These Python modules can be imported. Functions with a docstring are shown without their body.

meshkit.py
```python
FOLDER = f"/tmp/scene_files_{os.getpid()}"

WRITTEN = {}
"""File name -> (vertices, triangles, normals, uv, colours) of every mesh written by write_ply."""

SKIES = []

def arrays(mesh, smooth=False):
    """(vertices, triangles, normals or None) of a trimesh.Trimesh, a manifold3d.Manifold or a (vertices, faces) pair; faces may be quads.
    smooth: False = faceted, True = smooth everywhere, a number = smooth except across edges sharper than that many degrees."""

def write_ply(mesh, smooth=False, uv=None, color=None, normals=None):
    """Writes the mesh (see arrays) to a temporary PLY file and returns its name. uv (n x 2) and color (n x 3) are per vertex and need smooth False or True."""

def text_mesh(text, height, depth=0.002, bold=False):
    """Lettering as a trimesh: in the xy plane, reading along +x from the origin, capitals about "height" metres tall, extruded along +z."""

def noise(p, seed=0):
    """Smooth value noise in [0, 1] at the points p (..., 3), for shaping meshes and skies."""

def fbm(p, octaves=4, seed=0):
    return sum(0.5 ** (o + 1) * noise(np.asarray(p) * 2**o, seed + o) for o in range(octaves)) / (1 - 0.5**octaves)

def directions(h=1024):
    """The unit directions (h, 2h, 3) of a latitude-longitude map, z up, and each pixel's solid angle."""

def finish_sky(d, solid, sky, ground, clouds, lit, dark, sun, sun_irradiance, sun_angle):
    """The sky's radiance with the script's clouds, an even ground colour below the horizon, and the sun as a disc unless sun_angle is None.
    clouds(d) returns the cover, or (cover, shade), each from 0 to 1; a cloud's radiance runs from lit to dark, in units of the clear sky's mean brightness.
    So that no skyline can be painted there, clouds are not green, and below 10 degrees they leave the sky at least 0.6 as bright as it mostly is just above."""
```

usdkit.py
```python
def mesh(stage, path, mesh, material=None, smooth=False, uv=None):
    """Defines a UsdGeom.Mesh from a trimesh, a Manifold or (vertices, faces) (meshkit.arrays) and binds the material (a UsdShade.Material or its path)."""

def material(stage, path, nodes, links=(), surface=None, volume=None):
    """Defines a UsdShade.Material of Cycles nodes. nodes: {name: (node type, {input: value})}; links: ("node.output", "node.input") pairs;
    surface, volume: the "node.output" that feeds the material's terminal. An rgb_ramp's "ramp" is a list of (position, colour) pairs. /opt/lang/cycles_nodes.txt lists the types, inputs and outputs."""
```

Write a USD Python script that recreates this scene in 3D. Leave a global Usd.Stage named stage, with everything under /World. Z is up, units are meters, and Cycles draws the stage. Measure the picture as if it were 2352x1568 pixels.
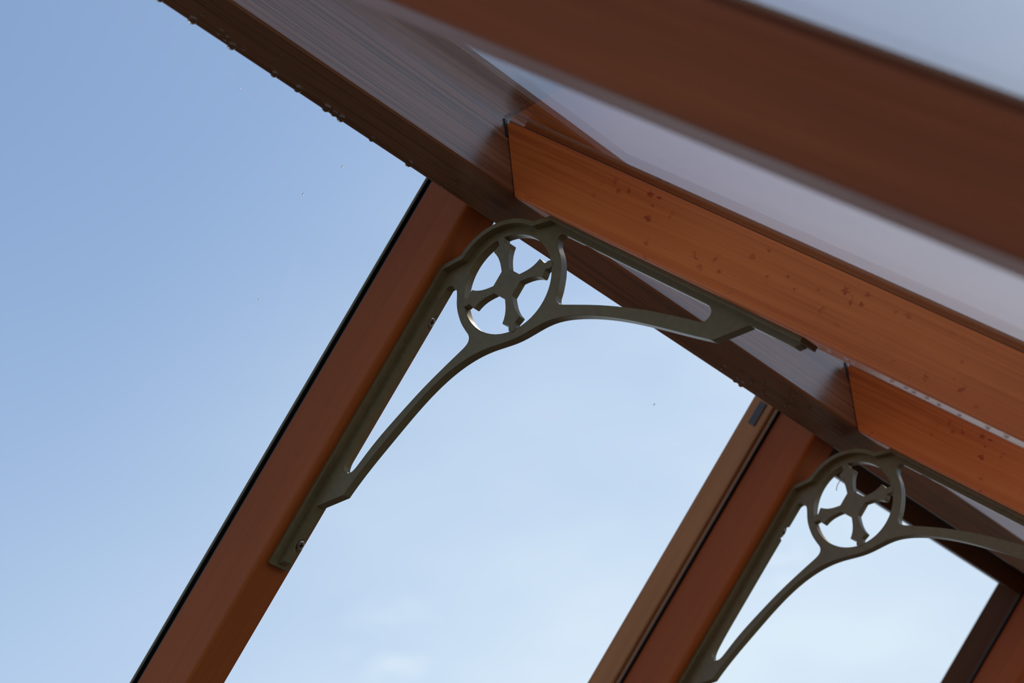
import math
import numpy as np
import trimesh
import manifold3d as m3
from shapely.geometry import Polygon, Point, LineString, MultiPolygon, box as sbox
from shapely.ops import unary_union
from shapely import affinity
from pxr import Usd, UsdGeom, UsdLux, UsdShade, Gf, Sdf, Vt
import usdkit

stage = Usd.Stage.CreateInMemory()
UsdGeom.SetStageUpAxis(stage, 'Z')
UsdGeom.SetStageMetersPerUnit(stage, 1.0)
UsdGeom.Xform.Define(stage, '/World')

# ------------------------------------------------------------------ camera, sky, exposure
Z0 = 2.75                                   # height of the ridge beam's underside above the floor
FPX = 6168.34
CAM = np.array([-1.65134, -1.0564, -1.22805 + Z0])
RM = np.array([[0.576825, -0.811955, -0.089447], [0.352645, 0.346291, -0.869324], [0.736827, 0.469905, 0.486081]])
cam = UsdGeom.Camera.Define(stage, '/World/camera')
cam.CreateHorizontalApertureAttr(36.0)
cam.CreateFocalLengthAttr(36.0 * FPX / 2352)
cam.CreateFStopAttr(10.0)
cam.CreateFocusDistanceAttr(2.34)
cam.CreateClippingRangeAttr((0.05, 10000.0))
cam.CreateExposureAttr(-3.74)
r_, u_, b_ = RM[0], -RM[1], -RM[2]
cam.AddTransformOp().Set(Gf.Matrix4d(*r_, 0, *u_, 0, *b_, 0, *CAM, 1))

SUN_AZ, SUN_EL = math.radians(-1), math.radians(52)
def towards(az, el):
    a, e = math.radians(az), math.radians(el)
    return (math.cos(e) * math.cos(a), math.cos(e) * math.sin(a), math.sin(e))


# clear blue sky, haze towards the horizon, a thin bright cloud sheet low on the right and two small wisps
sky = usdkit.material(stage, '/World/Looks/sky', {
    's': ('sky_texture', {'sky_type': 'multiple_scattering', 'sun_elevation': SUN_EL, 'sun_rotation': math.pi / 2 - SUN_AZ,
                          'sun_disc': True, 'sun_intensity': 0.13, 'air_density': 0.8, 'aerosol_density': 2.8, 'ozone_density': 0.6}),
    'c': ('texture_coordinate', {}),
    'z': ('separate_xyz', {}),
    'h': ('map_range', {'range_type': 'smoothstep', 'from_min': 0.60, 'from_max': 0.22, 'to_min': 0.0, 'to_max': 0.52}),
    'm': ('mapping', {'scale': (3.0, 3.0, 7.0)}),
    'n': ('noise_texture', {'scale': 2.6, 'detail': 3.0, 'roughness': 0.5}),
    'r': ('map_range', {'from_min': 0.3, 'from_max': 0.7, 'to_min': 0.55, 'to_max': 1.15, 'clamp': True}),
    'd1': ('vector_math', {'math_type': 'dot_product', 'vector2': towards(20, 14)}),
    'k1': ('map_range', {'range_type': 'smoothstep', 'from_min': math.cos(math.radians(27)), 'from_max': math.cos(math.radians(2)), 'to_min': 0.0, 'to_max': 0.55}),
    'p1': ('math', {'math_type': 'multiply'}),
    'd2': ('vector_math', {'math_type': 'dot_product', 'vector2': towards(36.0, 22.9)}),
    'k2': ('map_range', {'range_type': 'smoothstep', 'from_min': math.cos(math.radians(1.3)), 'from_max': 1.0, 'to_min': 0.0, 'to_max': 1.0}),
    'd3': ('vector_math', {'math_type': 'dot_product', 'vector2': towards(26.9, 23.6)}),
    'k3': ('map_range', {'range_type': 'smoothstep', 'from_min': math.cos(math.radians(0.9)), 'from_max': 1.0, 'to_min': 0.0, 'to_max': 1.0}),
    'm2': ('mapping', {'scale': (1.0, 1.0, 3.2), 'location': (0.37, 0.11, 0.23)}),
    'n2': ('noise_texture', {'scale': 38.0, 'detail': 3.0, 'roughness': 0.55}),
    'r2': ('map_range', {'from_min': 0.45, 'from_max': 0.85, 'to_min': 0.0, 'to_max': 0.5, 'clamp': True}),
    'k23': ('math', {'math_type': 'add'}),
    'p2': ('math', {'math_type': 'multiply'}),
    'a': ('math', {'math_type': 'add'}),
    'a2': ('math', {'math_type': 'add', 'use_clamp': True}),
    'x': ('mix_color', {'blend_type': 'mix', 'b': (11.0, 12.6, 13.8), 'use_clamp': False}),
    'b': ('background_shader', {'strength': 1.0})},
    [('c.generated', 'm.vector'), ('m.vector', 'n.vector'), ('n.fac', 'r.value'), ('c.generated', 'z.vector'), ('z.z', 'h.value'),
     ('c.generated', 'd1.vector1'), ('d1.value', 'k1.value'), ('k1.result', 'p1.value1'), ('r.result', 'p1.value2'),
     ('c.generated', 'd2.vector1'), ('d2.value', 'k2.value'), ('c.generated', 'd3.vector1'), ('d3.value', 'k3.value'), ('k2.result', 'k23.value1'), ('k3.result', 'k23.value2'),
     ('c.generated', 'm2.vector'), ('m2.vector', 'n2.vector'), ('n2.fac', 'r2.value'), ('k23.value', 'p2.value1'), ('r2.result', 'p2.value2'),
     ('p1.value', 'a.value1'), ('h.result', 'a.value2'), ('a.value', 'a2.value1'), ('p2.value', 'a2.value2'),
     ('a2.value', 'x.fac'), ('s.color', 'x.a'), ('x.result', 'b.color')],
    surface='b.background')
dome = UsdLux.DomeLight.Define(stage, '/World/sky_dome')
UsdShade.MaterialBindingAPI.Apply(dome.GetPrim()).Bind(sky)

# ------------------------------------------------------------------ helpers
count = {}


def numbered(parent, name):
    k = (parent, name)
    n = count.get(k, 0)
    count[k] = n + 1
    return f'{parent}/{name}' if n == 0 else f'{parent}/{name}_{n:03d}'


def tag(prim, label=None, cat=None, group=None, kind=None):
    for k, v in (('label', label), ('category', cat), ('group', group), ('kind', kind)):
        if v:
            prim.SetCustomDataByKey(k, v)
    return prim


def matrix(o, X, Y, Z):
    return Gf.Matrix4d(*map(float, X), 0, *map(float, Y), 0, *map(float, Z), 0, *map(float, o), 1)


def thing(name, label, cat, M=None, group=None):
    x = UsdGeom.Xform.Define(stage, numbered('/World', name))
    if M is not None:
        x.AddTransformOp().Set(M)
    return tag(x.GetPrim(), label, cat, group)


def part(name, mesh, mat, parent, smooth=30, label=None, kind=None):
    p = usdkit.mesh(stage, numbered(str(parent.GetPath()), name), mesh, mat, smooth=smooth).GetPrim()
    return tag(p, label, None, None, kind)


def copy(src, name, M, label):
    x = UsdGeom.Xform.Define(stage, numbered('/World', name))
    p = x.GetPrim()
    p.GetReferences().AddInternalReference(src.GetPath())
    p.SetInstanceable(True)
    x.ClearXformOpOrder()
    x.AddTransformOp(opSuffix='place').Set(M)
    was = src.GetCustomData()
    tag(p, label, was['category'], was.get('group'))
    return p


def man(m):
    return m3.Manifold(m3.Mesh(np.asarray(m.vertices, np.float32), np.asarray(m.faces, np.uint32)))


def extrude(poly, h):
    geoms = [poly] if poly.geom_type == 'Polygon' else list(poly.geoms)
    out = None
    for g in geoms:
        rings = [np.array(g.exterior.coords)[:-1]] + [np.array(i.coords)[:-1] for i in g.interiors]
        cs = m3.CrossSection(rings, m3.FillRule.EvenOdd)
        e = m3.Manifold.extrude(cs, h)
        out = e if out is None else out + e
    return out


def mesh_of(M):
    m = M.to_mesh()
    return trimesh.Trimesh(m.vert_properties[:, :3], m.tri_verts, process=False)


def bar(x0, x1, y0, y1, z0, z1, c=0.0015, seg=1):
    """a straight timber or metal bar along local x with chamfered (seg=1) or rounded long edges"""
    p = []
    for cy, cz, a0 in ((y1 - c, z0 + c, -90), (y1 - c, z1 - c, 0), (y0 + c, z1 - c, 90), (y0 + c, z0 + c, 180)):
        for k in range(seg + 1):
            t = math.radians(a0 + 90 * k / seg)
            p.append((cy + c * math.cos(t), cz + c * math.sin(t)))
    p = np.array(p)
    n = len(p)
    v = np.vstack([np.c_[np.full(n, x0), p], np.c_[np.full(n, x1), p]])
    f = []
    for i in range(n):
        j = (i + 1) % n
        f += [(i, j, n + j), (i, n + j, n + i)]
    for i in range(1, n - 1):
        f += [(0, i + 1, i), (n, n + i, n + i + 1)]
    return trimesh.Trimesh(v, f, process=False)


def join(*ms):
    return trimesh.util.concatenate(list(ms))


# ------------------------------------------------------------------ materials
def wood(name, dark, mid, light, rough=0.36, spots=0.0, line=1.0, grey=0.0, offs=0.0, spec=0.5, tint=(1, 1, 1), bump=0.22):
    n = {
        'c': ('texture_coordinate', {}),
        'warp': ('mapping', {'scale': (2.2, 14, 14), 'location': (offs, offs * 3, offs * 1.7)}),
        'wn': ('noise_texture', {'scale': 1.0, 'detail': 2.0}),
        'ws': ('vector_math', {'math_type': 'scale', 'scale': 0.012}),
        'wa': ('vector_math', {'math_type': 'add'}),
        'm1': ('mapping', {'scale': (1.3, 95, 95), 'location': (offs * 2, offs, offs * 5)}),
        'n1': ('noise_texture', {'scale': 1.0, 'detail': 3.0, 'roughness': 0.6}),
        'm2': ('mapping', {'scale': (3.0, 420, 420), 'location': (offs, offs * 7, offs)}),
        'n2': ('noise_texture', {'scale': 1.0, 'detail': 2.0, 'roughness': 0.5}),
        'm3': ('mapping', {'scale': (3.5, 7, 7), 'location': (offs * 3, offs, offs)}),
        'n3': ('noise_texture', {'scale': 1.0, 'detail': 2.0, 'roughness': 0.5}),
        'a1': ('math', {'math_type': 'multiply_add', 'value2': 0.55 * line, 'value3': 0.1}),
        'a2': ('math', {'math_type': 'multiply_add', 'value2': 0.60 * line}),
        'a3': ('math', {'math_type': 'multiply_add', 'value2': 0.55}),
        'cl': ('math', {'math_type': 'add', 'value2': -0.38 * line, 'use_clamp': True}),
        'ramp': ('rgb_ramp', {'ramp': [(0.22, dark), (0.5, mid), (0.8, light)]}),
        'vm': ('mapping', {'scale': (95, 125, 125)}),
        'dn': ('noise_texture', {'scale': 230.0, 'detail': 2.0}),
        'ds': ('vector_math', {'math_type': 'scale', 'scale': 0.010}),
        'da': ('vector_math', {'math_type': 'add'}),
        'v': ('voronoi_texture', {'scale': 1.0, 'randomness': 1.0}),
        'vc': ('separate_color', {}),
        'vt': ('math', {'math_type': 'multiply_add', 'value2': 0.85, 'value3': -0.42}),
        'vl': ('math', {'math_type': 'subtract'}),
        'vs': ('math', {'math_type': 'multiply', 'value2': 9.0, 'use_clamp': True}),
        'nm': ('mapping', {'scale': (9, 20, 20), 'location': (3.3, 1, 7)}),
        'nn': ('noise_texture', {'scale': 1.0, 'detail': 1.0}),
        'nr': ('map_range', {'from_min': 0.48, 'from_max': 0.6, 'to_min': 0.0, 'to_max': spots, 'clamp': True}),
        'sm': ('math', {'math_type': 'multiply', 'use_clamp': True}),
        'sx': ('mix_color', {'blend_type': 'multiply', 'b': (0.62, 0.33, 0.26)}),
        'rr': ('math', {'math_type': 'multiply_add', 'value2': 0.22, 'value3': rough - 0.11}),
        'bp': ('bump', {'strength': bump, 'distance': 0.0006}),
        'p': ('principled_bsdf', {'specular_ior_level': spec, 'specular_tint': tint}),
    }
    l = [('c.object', 'warp.vector'), ('warp.vector', 'wn.vector'), ('wn.color', 'ws.vector1'), ('c.object', 'wa.vector1'), ('ws.vector', 'wa.vector2'),
         ('wa.vector', 'm1.vector'), ('m1.vector', 'n1.vector'), ('wa.vector', 'm2.vector'), ('m2.vector', 'n2.vector'),
         ('c.object', 'm3.vector'), ('m3.vector', 'n3.vector'),
         ('n1.fac', 'a1.value1'), ('n2.fac', 'a2.value1'), ('a1.value', 'a2.value3'), ('n3.fac', 'a3.value1'), ('a2.value', 'a3.value3'),
         ('a3.value', 'cl.value1'), ('cl.value', 'ramp.fac'),
         ('c.object', 'dn.vector'), ('dn.color', 'ds.vector1'), ('wa.vector', 'da.vector1'), ('ds.vector', 'da.vector2'), ('da.vector', 'vm.vector'), ('vm.vector', 'v.vector'), ('v.color', 'vc.color'), ('vc.r', 'vt.value1'), ('vt.value', 'vl.value1'), ('v.distance', 'vl.value2'),
         ('vl.value', 'vs.value1'), ('c.object', 'nm.vector'), ('nm.vector', 'nn.vector'), ('nn.fac', 'nr.value'), ('vs.value', 'sm.value1'), ('nr.result', 'sm.value2'),
         ('ramp.color', 'sx.a'), ('sm.value', 'sx.fac'), ('sx.result', 'p.base_color'),
         ('n1.fac', 'rr.value1'), ('rr.value', 'p.roughness'), ('cl.value', 'bp.height'), ('bp.normal', 'p.normal')]
    if not bump:
        n.pop('bp')
        l = [(a, b) for a, b in l if 'bp.' not in a and 'bp.' not in b]
    if not spots:                                    # clean timber: leave the stain nodes out
        gone = ('vm', 'dn', 'ds', 'da', 'v', 'vc', 'vt', 'vl', 'vs', 'nm', 'nn', 'nr', 'sm', 'sx')
        n = {k: v for k, v in n.items() if k not in gone}
        l = [(a, b) for a, b in l if a.split('.')[0] not in gone and b.split('.')[0] not in gone] + [('ramp.color', 'p.base_color')]
    return usdkit.material(stage, '/World/Looks/' + name, n, l, surface='p.BSDF')


W = {
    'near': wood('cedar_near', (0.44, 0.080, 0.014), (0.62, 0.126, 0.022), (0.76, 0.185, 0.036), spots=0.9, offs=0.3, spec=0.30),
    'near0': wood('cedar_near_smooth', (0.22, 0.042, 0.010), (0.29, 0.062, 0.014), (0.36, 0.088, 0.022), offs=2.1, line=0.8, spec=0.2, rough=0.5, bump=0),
    'far': wood('cedar_far', (0.31, 0.066, 0.012), (0.40, 0.092, 0.017), (0.48, 0.122, 0.026), offs=4.7, line=0.6, spec=0.2, rough=0.45, bump=0),
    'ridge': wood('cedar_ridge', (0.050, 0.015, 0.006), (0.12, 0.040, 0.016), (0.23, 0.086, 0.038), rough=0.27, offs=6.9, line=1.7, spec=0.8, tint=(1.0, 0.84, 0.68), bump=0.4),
    'vent_shaded': wood('cedar_vent_shaded', (0.07, 0.026, 0.010), (0.11, 0.044, 0.018), (0.16, 0.066, 0.028), rough=0.6, offs=9.4, line=0.6, spec=0.12, bump=0),  # darker copy of the vent timber: shade inside the frame put into the colour
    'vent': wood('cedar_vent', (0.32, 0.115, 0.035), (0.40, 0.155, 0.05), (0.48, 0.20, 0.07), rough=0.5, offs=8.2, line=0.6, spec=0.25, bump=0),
}


def glass(name, k):
    """clear roof glass: mirror-like at grazing angles, clear when looked straight through"""
    n = {'g': ('geometry', {}), 'd': ('vector_math', {'math_type': 'dot_product'}), 'a': ('math', {'math_type': 'absolute'}),
         's': ('math', {'math_type': 'subtract', 'value1': 1.0}), 'p': ('math', {'math_type': 'power', 'value2': 5.0}),
         'f': ('math', {'math_type': 'multiply_add', 'value2': 0.96 * k, 'value3': 0.012 * k, 'use_clamp': True}),
         't': ('transparent_bsdf', {'color': (0.985, 0.99, 0.988)}), 'r': ('glossy_bsdf', {'color': (1, 1, 1), 'roughness': 0.0}), 'm': ('mix_closure', {})}
    l = [('g.incoming', 'd.vector1'), ('g.normal', 'd.vector2'), ('d.value', 'a.value1'), ('a.value', 's.value2'), ('s.value', 'p.value1'), ('p.value', 'f.value1'),
         ('f.value', 'm.fac'), ('t.BSDF', 'm.closure1'), ('r.BSDF', 'm.closure2')]
    return usdkit.material(stage, '/World/Looks/' + name, n, l, surface='m.closure')


GLASS = glass('roof_glass', 0.80)


def plain(name, color, rough, spec=0.5, metallic=0.0, bevel=0.0, speck=0.0):
    n = {'p': ('principled_bsdf', {'base_color': color, 'roughness': rough, 'specular_ior_level': spec, 'metallic': metallic}),
         'c': ('texture_coordinate', {}), 'n': ('noise_texture', {'scale': 160.0, 'detail': 1.0}),
         'mx': ('mix_color', {'a': tuple(0.85 * x for x in color), 'b': tuple(1.15 * x for x in color)})}
    l = [('c.object', 'n.vector'), ('n.fac', 'mx.fac'), ('mx.result', 'p.base_color')]
    if bevel:
        n['b'] = ('bevel', {'radius': bevel, 'samples': 4})
        l.append(('b.bevel', 'p.normal'))
    return usdkit.material(stage, '/World/Looks/' + name, n, l, surface='p.BSDF')


OLIVE = plain('olive_powder_coat', (0.185, 0.138, 0.068), 0.34, spec=0.25, bevel=0.0011)
CAPM = plain('olive_cap', (0.17, 0.145, 0.09), 0.35)
BLACK = plain('black_seal', (0.012, 0.012, 0.012), 0.5)
STEEL = plain('screw_steel', (0.30, 0.27, 0.22), 0.28, metallic=1.0)
HINGE = plain('hinge_metal', (0.05, 0.042, 0.038), 0.45)
WATER = usdkit.material(stage, '/World/Looks/water', {'p': ('principled_bsdf', {'base_color': (1, 1, 1), 'roughness': 0.0, 'ior': 1.33, 'transmission_weight': 1.0})}, surface='p.BSDF')
SOIL = usdkit.material(stage, '/World/Looks/soil', {
    'c': ('texture_coordinate', {}), 'n': ('noise_texture', {'scale': 9.0, 'detail': 6.0}),
    'r': ('rgb_ramp', {'ramp': [(0.3, (0.010, 0.009, 0.007)), (0.7, (0.024, 0.020, 0.015))]}), 'p': ('principled_bsdf', {'roughness': 0.9})},
    [('c.object', 'n.vector'), ('n.fac', 'r.fac'), ('r.color', 'p.base_color')], surface='p.BSDF')
LAWN = usdkit.material(stage, '/World/Looks/ground', {
    'c': ('texture_coordinate', {}), 'n': ('noise_texture', {'scale': 3.0, 'detail': 6.0}),
    'r': ('rgb_ramp', {'ramp': [(0.3, (0.024, 0.022, 0.016)), (0.7, (0.05, 0.046, 0.034))]}), 'p': ('principled_bsdf', {'roughness': 0.9})},
    [('c.object', 'n.vector'), ('n.fac', 'r.fac'), ('r.color', 'p.base_color')], surface='p.BSDF')

# ------------------------------------------------------------------ measured frame of the roof (relative to the ridge beam's underside centre line)
T = 0.04081                    # ridge beam thickness
PN, PF = 0.76077, 0.79407      # pitch of the near and the far slope
HN, HF = 0.07697, 0.09251      # height of the timber tops at the ridge faces
BN, BF = -0.00356, 0.01593     # height of the rafters' undersides at the ridge faces
WD = 0.03941                   # rafter width
S2, S3 = 0.61, 1.21736         # places of the rafters along the ridge
UP = np.array([0, 0, Z0])


class Slope:
    def __init__(s, pitch, side, x0=0.0, yaw=0.0):
        cy, sy = math.cos(yaw), math.sin(yaw)
        c, si = math.cos(pitch), math.sin(pitch)
        s.p = pitch
        s.s = np.array([sy * c, side * cy * c, -si])
        s.n = np.array([sy * si, side * cy * si, c])
        s.y = np.cross(s.n, s.s)
        s.o = np.array([x0, side * T / 2, 0]) + UP
        s.M = matrix(s.o, s.s, s.y, s.n)


def sealant(tp, nt, sl):
    """black sealant bead down the joint between ridge and rafter, on the visible side"""
    c, si = math.cos(sl.p), math.sin(sl.p)
    m = trimesh.creation.box((0.0030, 0.0040, 0.018))                     # across ridge, along ridge, vertical
    v = np.array(m.vertices)
    z = HN - 0.010 + v[:, 2]
    y = v[:, 0] - 0.0004
    return trimesh.Trimesh(np.c_[y * c - z * si, v[:, 1] - 0.0016, y * si + z * c], m.faces, process=False)


def rafter(name, sl, b, h, L, mat, label, flip, seal=0.0018, arris=0.0052, cap=True, group=None, up=0.0):
    """timber with a square-cut upper end on the ridge, black glazing seal and olive glazing bar cap"""
    tp, c = math.tan(sl.p), math.cos(sl.p)
    nb, nt = b * c, h * c
    g = 0.0012
    poly = Polygon([(-nb * tp + g, nb), (L, nb), (L, nt), (-nt * tp + g, nt)])
    poly = poly.buffer(-0.003).buffer(0.003, quad_segs=6)
    y0, y1 = (-WD, 0) if flip else (0, WD)
    e = extrude(poly, WD)                                  # x,z -> (s, n), thickness along y
    e = e.rotate((90, 0, 0)).translate((0, y1, 0))
    far_side, near_side = (y0, y1) if flip else (y1, y0)       # the arris facing the camera is the rounder one
    d = 0.02 if far_side > near_side else -0.02
    k = man(bar(-0.4, L + 0.4, *sorted((near_side, far_side + d)), nb - 1e-5, nt + 0.02, arris, 5)) ^ man(bar(-0.42, L + 0.42, *sorted((near_side - d, far_side)), nb - 2e-5, nt + 0.02, 0.0018, 3)) ^ man(bar(-0.41, L + 0.41, y0 - 0.01, y1 + 0.01, nb - 0.01, nt + 1e-5, 0.0005))
    t = thing(name, label, 'rafter', sl.M, group)
    part('timber', mesh_of(e ^ k), mat, t)
    s0 = -nt * tp + 0.004
    if seal:
        part('glazing_seal', bar(s0, L, y0 + 0.0005, y1 - 0.0005, nt, nt + seal, 0.0002), BLACK, t)
    if not flip and seal and not sl.o[0] < -0.5:
        part('sealant', sealant(tp, nt, sl), BLACK, t, smooth=False)
    if cap:
        part('glazing_cap', bar(s0 + 0.004, L + 0.01, y0 - 0.0006, y1 + 0.0006, nt + seal + 0.0046, nt + seal + 0.0074, 0.0008), CAPM, t)
        part('glazing_tape', bar(s0 + 0.004, L, y0, y1, nt + seal + 0.0041, nt + seal + 0.0046, 0.0001), BLACK, t)
        part('glazing_spacer', bar(s0 + 0.004, L, y0 + 0.0165, y1 - 0.0165, nt + seal, nt + seal + 0.004, 0.0002), BLACK, t)
    return t


NEAR = Slope(PN, -1)
FAR = Slope(PF, 1)

# ------------------------------------------------------------------ ground and floor
def slab(name, x0, x1, y0, y1, z0, z1, mat):
    m = trimesh.creation.box((x1 - x0, y1 - y0, z1 - z0))
    m.apply_translation(((x0 + x1) / 2, (y0 + y1) / 2, (z0 + z1) / 2))
    return tag(usdkit.mesh(stage, '/World/' + name, m, mat).GetPrim(), kind='structure')


slab('ground', -60, 60, -60, 60, -0.3, -0.02, LAWN)
slab('floor', -3.2, 4.2, -1.6, 1.6, -0.02, 0.0, SOIL)

# ------------------------------------------------------------------ ridge beam
RX0, RX1 = -2.6, 3.4
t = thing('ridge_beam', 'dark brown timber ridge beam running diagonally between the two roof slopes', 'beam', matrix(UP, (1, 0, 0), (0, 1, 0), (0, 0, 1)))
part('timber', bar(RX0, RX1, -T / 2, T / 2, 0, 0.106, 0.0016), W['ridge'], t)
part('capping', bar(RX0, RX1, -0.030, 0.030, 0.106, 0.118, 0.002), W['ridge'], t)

# ------------------------------------------------------------------ rafters
LN, LF = 1.95, 1.95


def at(sl, x):
    k = Slope(sl.p, -1 if sl is NEAR else 1, x)
    return k


r1 = rafter('rafter', at(NEAR, 0), BN, HN, LN, W['near'], 'reddish brown roof rafter running right above the nearest bracket, spotted with water stains', False, seal=0.0005, arris=0.003, group='rafters of the near slope')
r2 = rafter('rafter', at(NEAR, S2), BN, HN, LN, W['near'], 'roof rafter at the right edge running just above the second, more distant bracket', False, seal=0.0005, arris=0.003, group='rafters of the near slope')
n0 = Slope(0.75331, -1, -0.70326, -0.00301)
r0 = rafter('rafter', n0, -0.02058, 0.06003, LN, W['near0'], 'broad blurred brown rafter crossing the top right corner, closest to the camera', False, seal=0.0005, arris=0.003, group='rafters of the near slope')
f1 = rafter('rafter', at(FAR, 0), BF, HF, LF, W['far'], 'rafter descending to the lower left with the nearest bracket screwed along it', True, group='rafters of the far slope')
f2 = rafter('rafter', at(FAR, S2), BF, HF, LF, W['far'], 'rafter descending behind the second bracket, beside the pale outer strip of the roof vent', True, cap=False, group='rafters of the far slope')
f3 = rafter('rafter', at(FAR, S3), BF, HF, LF, W['far'], 'rafter cut off by the bottom right corner of the picture', True, cap=False, group='rafters of the far slope')

# ------------------------------------------------------------------ panes
def pane(x0, n0_, x1, n1_, sl, s0, s1, label):
    """4 mm glass sheet between two bars; n0_, n1_ are its heights over the slope frame at either side"""
    f = -1 if sl is FAR else 1
    y0, y1 = f * x0, f * x1
    if y0 > y1:
        y0, y1, n0_, n1_ = y1, y0, n1_, n0_
    v = np.array([(s, y, n + d) for s in (s0, s1) for (y, n) in ((y0, n0_), (y1, n1_)) for d in (0.0001, 0.0040)])
    q = [(0, 1, 3, 2), (4, 6, 7, 5), (0, 4, 5, 1), (2, 3, 7, 6), (0, 2, 6, 4), (1, 5, 7, 3)]
    m = trimesh.Trimesh(v, [t_ for a in q for t_ in ((a[0], a[1], a[2]), (a[0], a[2], a[3]))], process=False)
    m.fix_normals()
    p = usdkit.mesh(stage, numbered('/World', 'glass_pane'), m, GLASS)
    p.AddTransformOp().Set(sl.M)
    return tag(p.GetPrim(), label, 'glass pane', 'panes of the roof')


nN, nF = HN * math.cos(PN) + 0.0005, HF * math.cos(PF) + 0.0018
sN, sF = -HN * math.sin(PN) + 0.003, -HF * math.sin(PF) + 0.003
c_ = WD / 2
low = 0.0124
pane(-0.70326 + c_ + .003, nN - low, c_ - .003, nN, NEAR, sN, LN, 'roof glass strip between the blurred rafter and the stained rafter, mirroring lavender sky')
pane(c_ + .003, nN, S2 + c_ - .003, nN, NEAR, sN, LN, 'roof glass hidden between the stained rafter and the dark rafter at the right edge')
pane(-1.40, nN - 2 * low - .004, -0.70326 + c_ - .003, nN - low, NEAR, sN, LN, 'roof glass in the top right corner above the blurred rafter')
pane(-0.75, nF, c_ - .003, nF, FAR, sF, LF, 'large roof glass at the left, clear to the blue sky, left of the nearest bracket')
pane(c_ + .003, nF, S2 - .0045, nF, FAR, sF, LF, 'roof glass behind the nearest bracket, between its rafter and the roof vent')

# ------------------------------------------------------------------ roof vent on the far slope
t = thing('roof_vent', 'timber framed roof vent with pale outer side strip, behind the second bracket', 'roof vent', FAR.M)
H1, H2 = nF - 0.0018 + 0.0098, nF - 0.0018 + 0.0390
b0 = nF - 0.0018
DS = -0.0660
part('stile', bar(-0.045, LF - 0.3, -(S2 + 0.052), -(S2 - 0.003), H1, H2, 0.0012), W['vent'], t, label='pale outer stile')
part('stile', bar(-0.045, LF - 0.3, -(S3 + 0.045), -(S3 - 0.0005), b0 + 0.003, H2, 0.0012), W['vent_shaded'], t)
part('top_rail', bar(DS + 0.0635, DS + 0.0845, -(S3 - 0.0005), -(S2 + 0.052), b0 + 0.001, H2, 0.001), W['vent_shaded'], t)
part('base_strip', bar(-0.05, LF - 0.3, -(S2 + 0.036), -(S2 + 0.0012), b0 + 0.0030, H1, 0.0006), W['vent'], t)
part('glazing_cap', join(bar(-0.05, LF - 0.3, -(S2 + 0.004), -(S2 - 0.0022), b0 + 0.0022, b0 + 0.0036, 0.0004), bar(-0.05, LF - 0.3, -(S3 + 0.004), -(S3 - 0.0022), b0 + 0.0028, b0 + 0.0042, 0.0004)), CAPM, t)
part('seal', join(bar(DS + 0.056, DS + 0.0635, -(S3 - 0.001), -(S2 + 0.036), b0 - 0.002, b0 + 0.006, 0.0006),
                  bar(-0.05, LF - 0.3, -(S2 + 0.002), -(S2 - 0.0036), b0 + 0.0008, b0 + 0.0022, 0.0003),
                  bar(-0.05, LF - 0.3, -(S3 + 0.002), -(S3 - 0.0040), b0 + 0.0008, b0 + 0.0028, 0.0003)), BLACK, t)
part('hinge_plate', bar(DS + 0.0602, DS + 0.0864, -(S2 - 0.003), -(S2 - 0.0048), b0 + 0.0180, b0 + 0.0274, 0.0004), HINGE, t)
vp = trimesh.creation.box((LF - 0.30, S3 - S2 + 0.03, 0.004))
vp.apply_translation((-0.01 + (LF - 0.30) / 2, -(S2 + S3 + 0.042) / 2, H2 + 0.0021))
part('pane', vp, GLASS, t, smooth=False)

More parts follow.
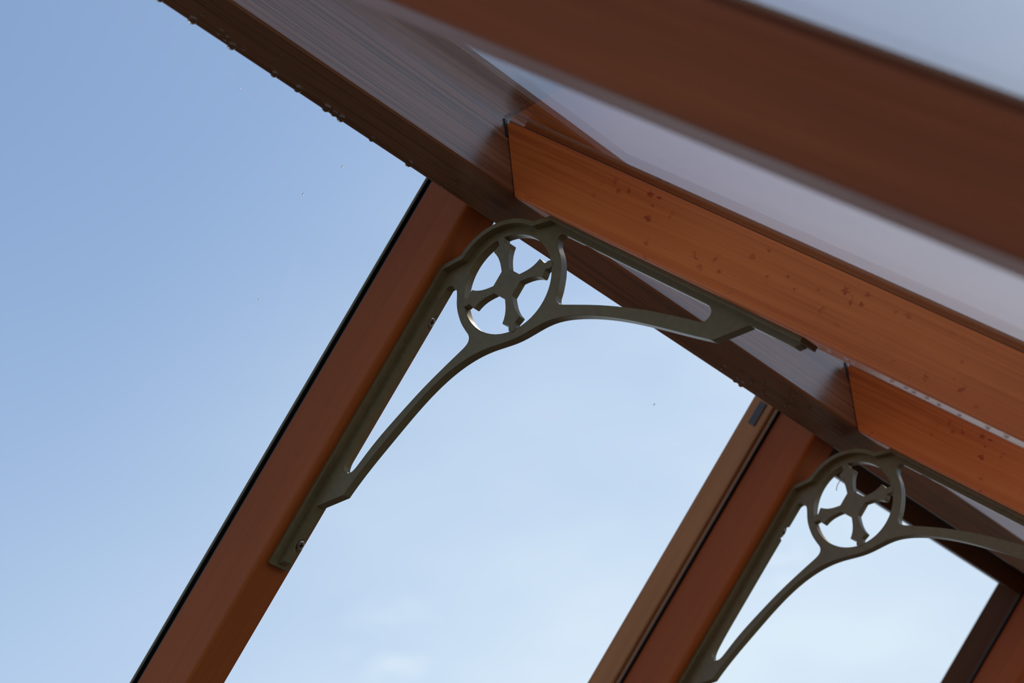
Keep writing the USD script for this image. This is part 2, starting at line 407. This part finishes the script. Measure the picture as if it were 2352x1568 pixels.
# ------------------------------------------------------------------ brackets
AP = np.array([0, 0.010577, 0.025932]) + UP
BD = np.array([0, -0.016649, -0.999861])
ED = np.array([0, -0.999861, 0.016649])


def smooth_ring(pts, fixed=()):
    """Chaikin corner cutting, twice"""
    p = np.array(pts, float)
    for _ in range(2):
        q = np.roll(p, -1, 0)
        p = np.stack([p * .75 + q * .25, p * .25 + q * .75], 1).reshape(-1, 2)
    return p


RC = (2.4, 97.3)
hole_far = [(-103.2, 117.0), (-71.1, 86.0), (-62.5, 77.6), (-58.8, 74.4), (-54.7, 74.7), (-51.2, 77.8), (-49.6, 81.5), (-50.5, 88.0), (-51.6, 95.6), (-51.4, 102.5), (-50.4, 108.7), (-49.1, 114.9), (-45.7, 123.3),
            (-43.2, 128.1), (-42.5, 131.7), (-44.0, 135.6), (-47.9, 138.5), (-54.5, 141.4), (-61.0, 144.2), (-67.3, 146.9), (-91.4, 157.8), (-112.5, 168.9), (-140.7, 184.7), (-156.5, 194.8), (-170.0, 204.6), (-174.6, 207.6),
            (-178.4, 209.2), (-182.6, 208.6), (-185.9, 204.5), (-184.9, 200.1), (-180.5, 194.0), (-168, 180.7), (-140, 153.2)]
hole_near = [(84.5, 93.3), (74.5, 83.5), (68.0, 77.4), (65.0, 75.0), (61.5, 74.0), (58.3, 75.9), (56.7, 80.1), (57.4, 86), (58.3, 91.2), (58.5, 96.5), (58.2, 101.5), (57.4, 106.6), (56.4, 111.2), (52.8, 121.9), (50.2, 127), (48.6, 130.0), (48.3, 133.2),
             (49.6, 136.5), (52.9, 139.2), (60, 142.2), (86.2, 153.6), (106.1, 163.6), (133.8, 178.9), (168.9, 202.1), (175.5, 206.9), (179.5, 209.6), (182.3, 210.9), (186, 210.0), (189.6, 207.1), (190.7, 203.3), (189.9, 200.2), (187.6, 197.3), (172.2, 181.7), (130, 139)]
low_edge = [(-188.5, 227.5), (-176, 218.3), (-159.9, 206.8), (-146.8, 198.5), (-134.6, 190.5), (-102.9, 172.1), (-78.6, 160.3), (-62.2, 154.0), (-50, 150.9), (-39.5, 149.5), (-26.3, 149.1), (-13.3, 150.3), (-0.4, 151.9), (6, 152.3), (12.5, 151.9), (21, 150.2),
            (29.7, 148.9), (37, 148.8), (45, 149.4), (53.7, 151.3), (65, 155), (75.6, 159.6), (96.7, 170.5), (126.0, 188.4), (154.5, 207.2), (174.3, 220.3), (188.3, 230.8)]


def spline(pts, n=4):
    from scipy.interpolate import splprep, splev
    p = np.array(pts, float)
    tck, _ = splprep(p.T, s=len(p) * 0.12, k=3)
    x = np.linspace(0, 1, len(p) * n)
    return np.array(splev(x, tck)).T


def bracket_solids():
    # outer contour of the casting, in millimetres, u towards the near slope, v down
    th = np.radians(np.linspace(180 + 47.5, 360 - 47.5, 40))
    arc = np.c_[RC[0] + 57.2 * np.cos(th), RC[1] + 57.2 * np.sin(th)]
    top = [(-420 * 0.712728, 420 * 0.70144), (-58.2, 56.6), *arc, (60.0, 57.6), (420 * 0.712728, 420 * 0.70144)]
    O = Polygon(top + [(300, 500), (-300, 500)]).buffer(0)
    O = O.buffer(-1.5).buffer(1.5, quad_segs=4)

    def clip(p, L):
        def half(k):
            d = np.array([k * 0.712728, 0.70144]); q = np.array([-d[1], d[0]])
            c = d * L
            return Polygon([c + q * 900, c - q * 900, c - q * 900 - d * 1800, c + q * 900 - d * 1800])
        return p.intersection(half(-1)).intersection(half(1))

    band = lambda w: O.difference(O.buffer(-w, join_style=2))
    flange = clip(band(4.2), 378)
    flange = flange.intersection(sbox(-300, 20, 300, 268.5))
    low = spline(low_edge)
    body = Polygon([(-420, 227.3), *[(-226, 227.3)], *low, (226, 231.2), (420, 231.2), (420, -50), (-420, -50)]).buffer(0)
    plate = O.intersection(body)
    hf = Polygon(smooth_ring(hole_far)).buffer(0.35)
    hn = Polygon(smooth_ring(hole_near)).buffer(0.35)
    ring = Point(RC).buffer(45.9, quad_segs=32)
    web = plate.difference(unary_union([hf, hn, ring]))
    stub = clip(band(9.2), 374).intersection(sbox(-300, 60, 300, 266)).difference(ring)
    stub = stub.difference(Polygon(smooth_ring(hole_far)).buffer(-60)).difference(ring.buffer(11))
    web = unary_union([web, stub])
    return flange, web


def to_world_shape(M, x0):
    m = mesh_of(M)
    v = np.array(m.vertices)
    w = (v[:, 0:1] * ED + v[:, 1:2] * BD) * 0.001 + np.c_[v[:, 2] * 0.001 + x0, np.zeros((len(v), 2))]
    return trimesh.Trimesh(w, m.faces, process=False)


def build_bracket(x, label):
    flange, web = bracket_solids()
    FX0, FX1, WX0, WX1 = 9.0, 32.8, 17.2, 26.2
    F_ = extrude(flange, FX1 - FX0).translate((0, 0, FX0))
    W_ = extrude(web, WX1 - WX0).translate((0, 0, WX0))
    solids = F_ + W_
    screws = []
    for k in (-1, 1):
        for s in (127.0, 352.0):
            d = np.array([k * 0.712728, 0.70144]); n = np.array([-k * 0.70144, 0.712728])   # n points away from the rafter
            f = np.array([*d, 0]); n3 = np.array([*n, 0])
            c = np.array([*(d * s), 27.6])
            X = f; Z = n3; Y = np.cross(Z, X)
            Mx = np.c_[X, Y, Z, c]
            def cy(r, a, b, r2=None):
                return m3.Manifold.cylinder(b - a, r, r if r2 is None else r2, 40).translate((0, 0, a)).transform(Mx)
            solids = solids - cy(8.0, 4.2, 14)
            solids = solids + (cy(6.6, 0.5, 5.0) ^ m3.Manifold.cube((2000, 2000, FX1 - FX0 + 0.0), False).translate((-1000, -1000, FX0)))
            hd = m3.Manifold.cylinder(1.2, 4.3, 4.3, 40).translate((0, 0, 5.0)) + m3.Manifold.cylinder(0.7, 4.3, 3.3, 40).translate((0, 0, 6.2))
            for a in (0, 90):
                hd = hd - m3.Manifold.cube((4.6, 0.95, 3), True).rotate((0, 0, a + 20)).translate((0, 0, 6.2))
            screws.append(hd.transform(Mx))
    M = matrix((x, *AP[1:]), (1, 0, 0), (0, 1, 0), (0, 0, 1))
    t = thing('roof_bracket', label, 'bracket', M, 'ornamental cast brackets under the ridge')
    part('casting', to_world_shape(solids, 0), OLIVE, t, smooth=32)
    prof = [(3.6, 13.7), (3.7, 18), (4.0, 22), (4.6, 25.5), (5.6, 29), (7.2, 32.6), (8.7, 35.0), (9.0, 35.8), (8.5, 36.6), (6.2, 38.2), (4.0, 39.4), (3.0, 40.6), (3.1, 42), (3.7, 43.5), (3.6, 45.2), (2.4, 46.9), (0, 47.6)]
    pts = []
    for q in range(4):
        a = q * math.pi / 2
        R2 = np.array([[math.cos(a), -math.sin(a)], [math.sin(a), math.cos(a)]])
        one = [(r, -w) for w, r in prof] + [(r, w) for w, r in prof[::-1][1:]]
        pts += [tuple(R2 @ np.array(o)) for o in one]
    cross = affinity.translate(Polygon(pts).buffer(0).buffer(-0.4).buffer(0.4, quad_segs=3), RC[0] - 0.1, RC[1])
    part('cross', to_world_shape(extrude(cross, 7.6).translate((0, 0, 16.6)), 0), OLIVE, t, smooth=32)
    for h in screws:
        part('screw', to_world_shape(h, 0), STEEL, t, label='small steel cross-head screw')
    return t


br = build_bracket(0.0, 'sharp olive brown cast bracket with a cross in its ring, whole and nearest')
copy(br, 'roof_bracket', matrix((S2, *AP[1:]), (1, 0, 0), (0, 1, 0), (0, 0, 1)),
     'farther olive brown cast bracket at the lower right, cut off by the frame')

# ------------------------------------------------------------------ water drops
def drop_mesh(squash=0.75):
    m = trimesh.creation.icosphere(3, 1.0)
    v = np.array(m.vertices)
    v[:, 2] = np.where(v[:, 2] > 0, v[:, 2] * 0.12, v[:, 2] * squash)
    return trimesh.Trimesh(v, m.faces, process=False)


def drops(name, spots, origin, X, Y, N, label, group, first=[None]):
    """spots: (along X, along Y, radius); N points out of the wet surface"""
    src = None
    for a, b, r in spots:
        o = origin + a * X + b * Y
        M = matrix(o, X * r, Y * r, -N * r)
        if src is None:
            p = usdkit.mesh(stage, numbered('/World', name), drop_mesh(), WATER, smooth=True)
            p.AddTransformOp().Set(M)
            src = tag(p.GetPrim(), label, 'water drop', group)
        else:
            x = UsdGeom.Mesh.Define(stage, numbered('/World', name))
            x.GetPrim().GetReferences().AddInternalReference(src.GetPath())
            x.ClearXformOpOrder()
            x.AddTransformOp(opSuffix='place').Set(M)
            tag(x.GetPrim(), label, 'water drop', group)


RIDGE = [(-0.3713, 0.0180, 3.4), (-0.3728, 0.0051, 2.2), (-0.346, 0.0113, 2.4), (-0.3364, 0.0134, 2.2), (-0.3257, 0.0176, 3.2), (-0.3178, 0.0117, 1.8), (-0.2745, 0.0176, 2.6), (-0.2462, 0.0160, 3.0),
         (-0.2097, 0.0166, 3.2), (-0.1903, 0.0186, 3.0), (-0.1993, 0.0168, 2.4), (-0.1494, 0.0186, 2.2), (-0.0992, 0.0186, 2.8), (-0.0818, 0.0024, 1.8), (-0.0477, 0.0053, 3.0), (-0.0318, 0.0004, 2.2),
         (-0.0507, 0.0164, 2.0), (0.4301, 0.0166, 2.6), (0.4417, 0.0186, 2.8), (0.4718, 0.0089, 2.6), (0.4948, -0.0078, 3.0), (0.5096, -0.0032, 3.0), (0.513, 0.0063, 2.6), (0.5332, -0.0073, 2.6), (0.4449, 0.0055, 2.4),
         (-0.2900, -0.0020, 2.0), (-0.4080, 0.0186, 2.8), (-0.4005, 0.0060, 2.0), (0.4560, -0.0010, 2.2), (0.4200, 0.0030, 2.2), (0.3990, 0.0120, 2.4)]
drops('water_drop', [(a, min(b, 0.0172), r * 0.00115) for a, b, r in RIDGE], UP, np.array([1., 0, 0]), np.array([0, -1., 0]) * -1, np.array([0, 0, -1.]), 'rain drop clinging under the dark ridge beam', 'rain drops under the ridge beam')
BAND = [(0.0060, 0.3541, 1.6), (0.0145, 0.3518, 1.8), (0.0143, 0.3625, 1.8), (0.0107, 0.3831, 2.0), (0.0159, 0.3865, 1.8), (0.0082, 0.4108, 1.7), (0.0094, 0.4307, 2.2), (0.0111, 0.4436, 2.0), (0.0149, 0.449, 2.0),
        (0.0109, 0.4644, 2.0), (0.018, 0.472, 2.0), (0.0219, 0.4896, 1.8), (0.0156, 0.5204, 2.2), (0.0137, 0.5391, 2.2)]
drops('water_drop', [(s, x, r * 0.001) for x, s, r in BAND], NEAR.o + NEAR.n * BN * math.cos(PN), NEAR.s * 1.0, NEAR.y * 1.0, -NEAR.n, 'tiny rain drop under the pale lower edge of the stained rafter', 'rain drops under the stained rafter')
GL = [(-0.1214, 0.1295, 1.3), (-0.0987, 0.092, 1.2), (-0.1042, 0.2257, 1.0), (0.4252, 0.1231, 1.2), (-0.2394, 0.0834, 1.0)]
drops('water_drop', [(s - 0.066, -x, r * 0.001) for x, s, r in GL], FAR.o + FAR.n * nF, FAR.s, FAR.y, -FAR.n, 'tiny rain drop glinting on the clear far roof glass', 'rain drops on the far roof glass')

# ------------------------------------------------------------------ stray wisp beside the farther bracket
w = UsdGeom.BasisCurves.Define(stage, numbered('/World', 'grass_wisp'))
pts = [(0.627, 0.0090, -0.0365), (0.626, 0.0110, -0.0392), (0.625, 0.0150, -0.0419), (0.625, 0.0193, -0.0463), (0.625, 0.0213, -0.0516)]
w.CreateTypeAttr('linear')
w.CreatePointsAttr(Vt.Vec3fArray([Gf.Vec3f(a, b, c + Z0) for a, b, c in pts]))
w.CreateCurveVertexCountsAttr([len(pts)])
w.CreateWidthsAttr([0.0008] * len(pts))
w.SetWidthsInterpolation('vertex')
UsdShade.MaterialBindingAPI.Apply(w.GetPrim()).Bind(plain('dry_wisp', (0.35, 0.25, 0.2), 0.6))
tag(w.GetPrim(), 'thin dry wisp hanging inside the ring of the farther bracket', 'wisp')
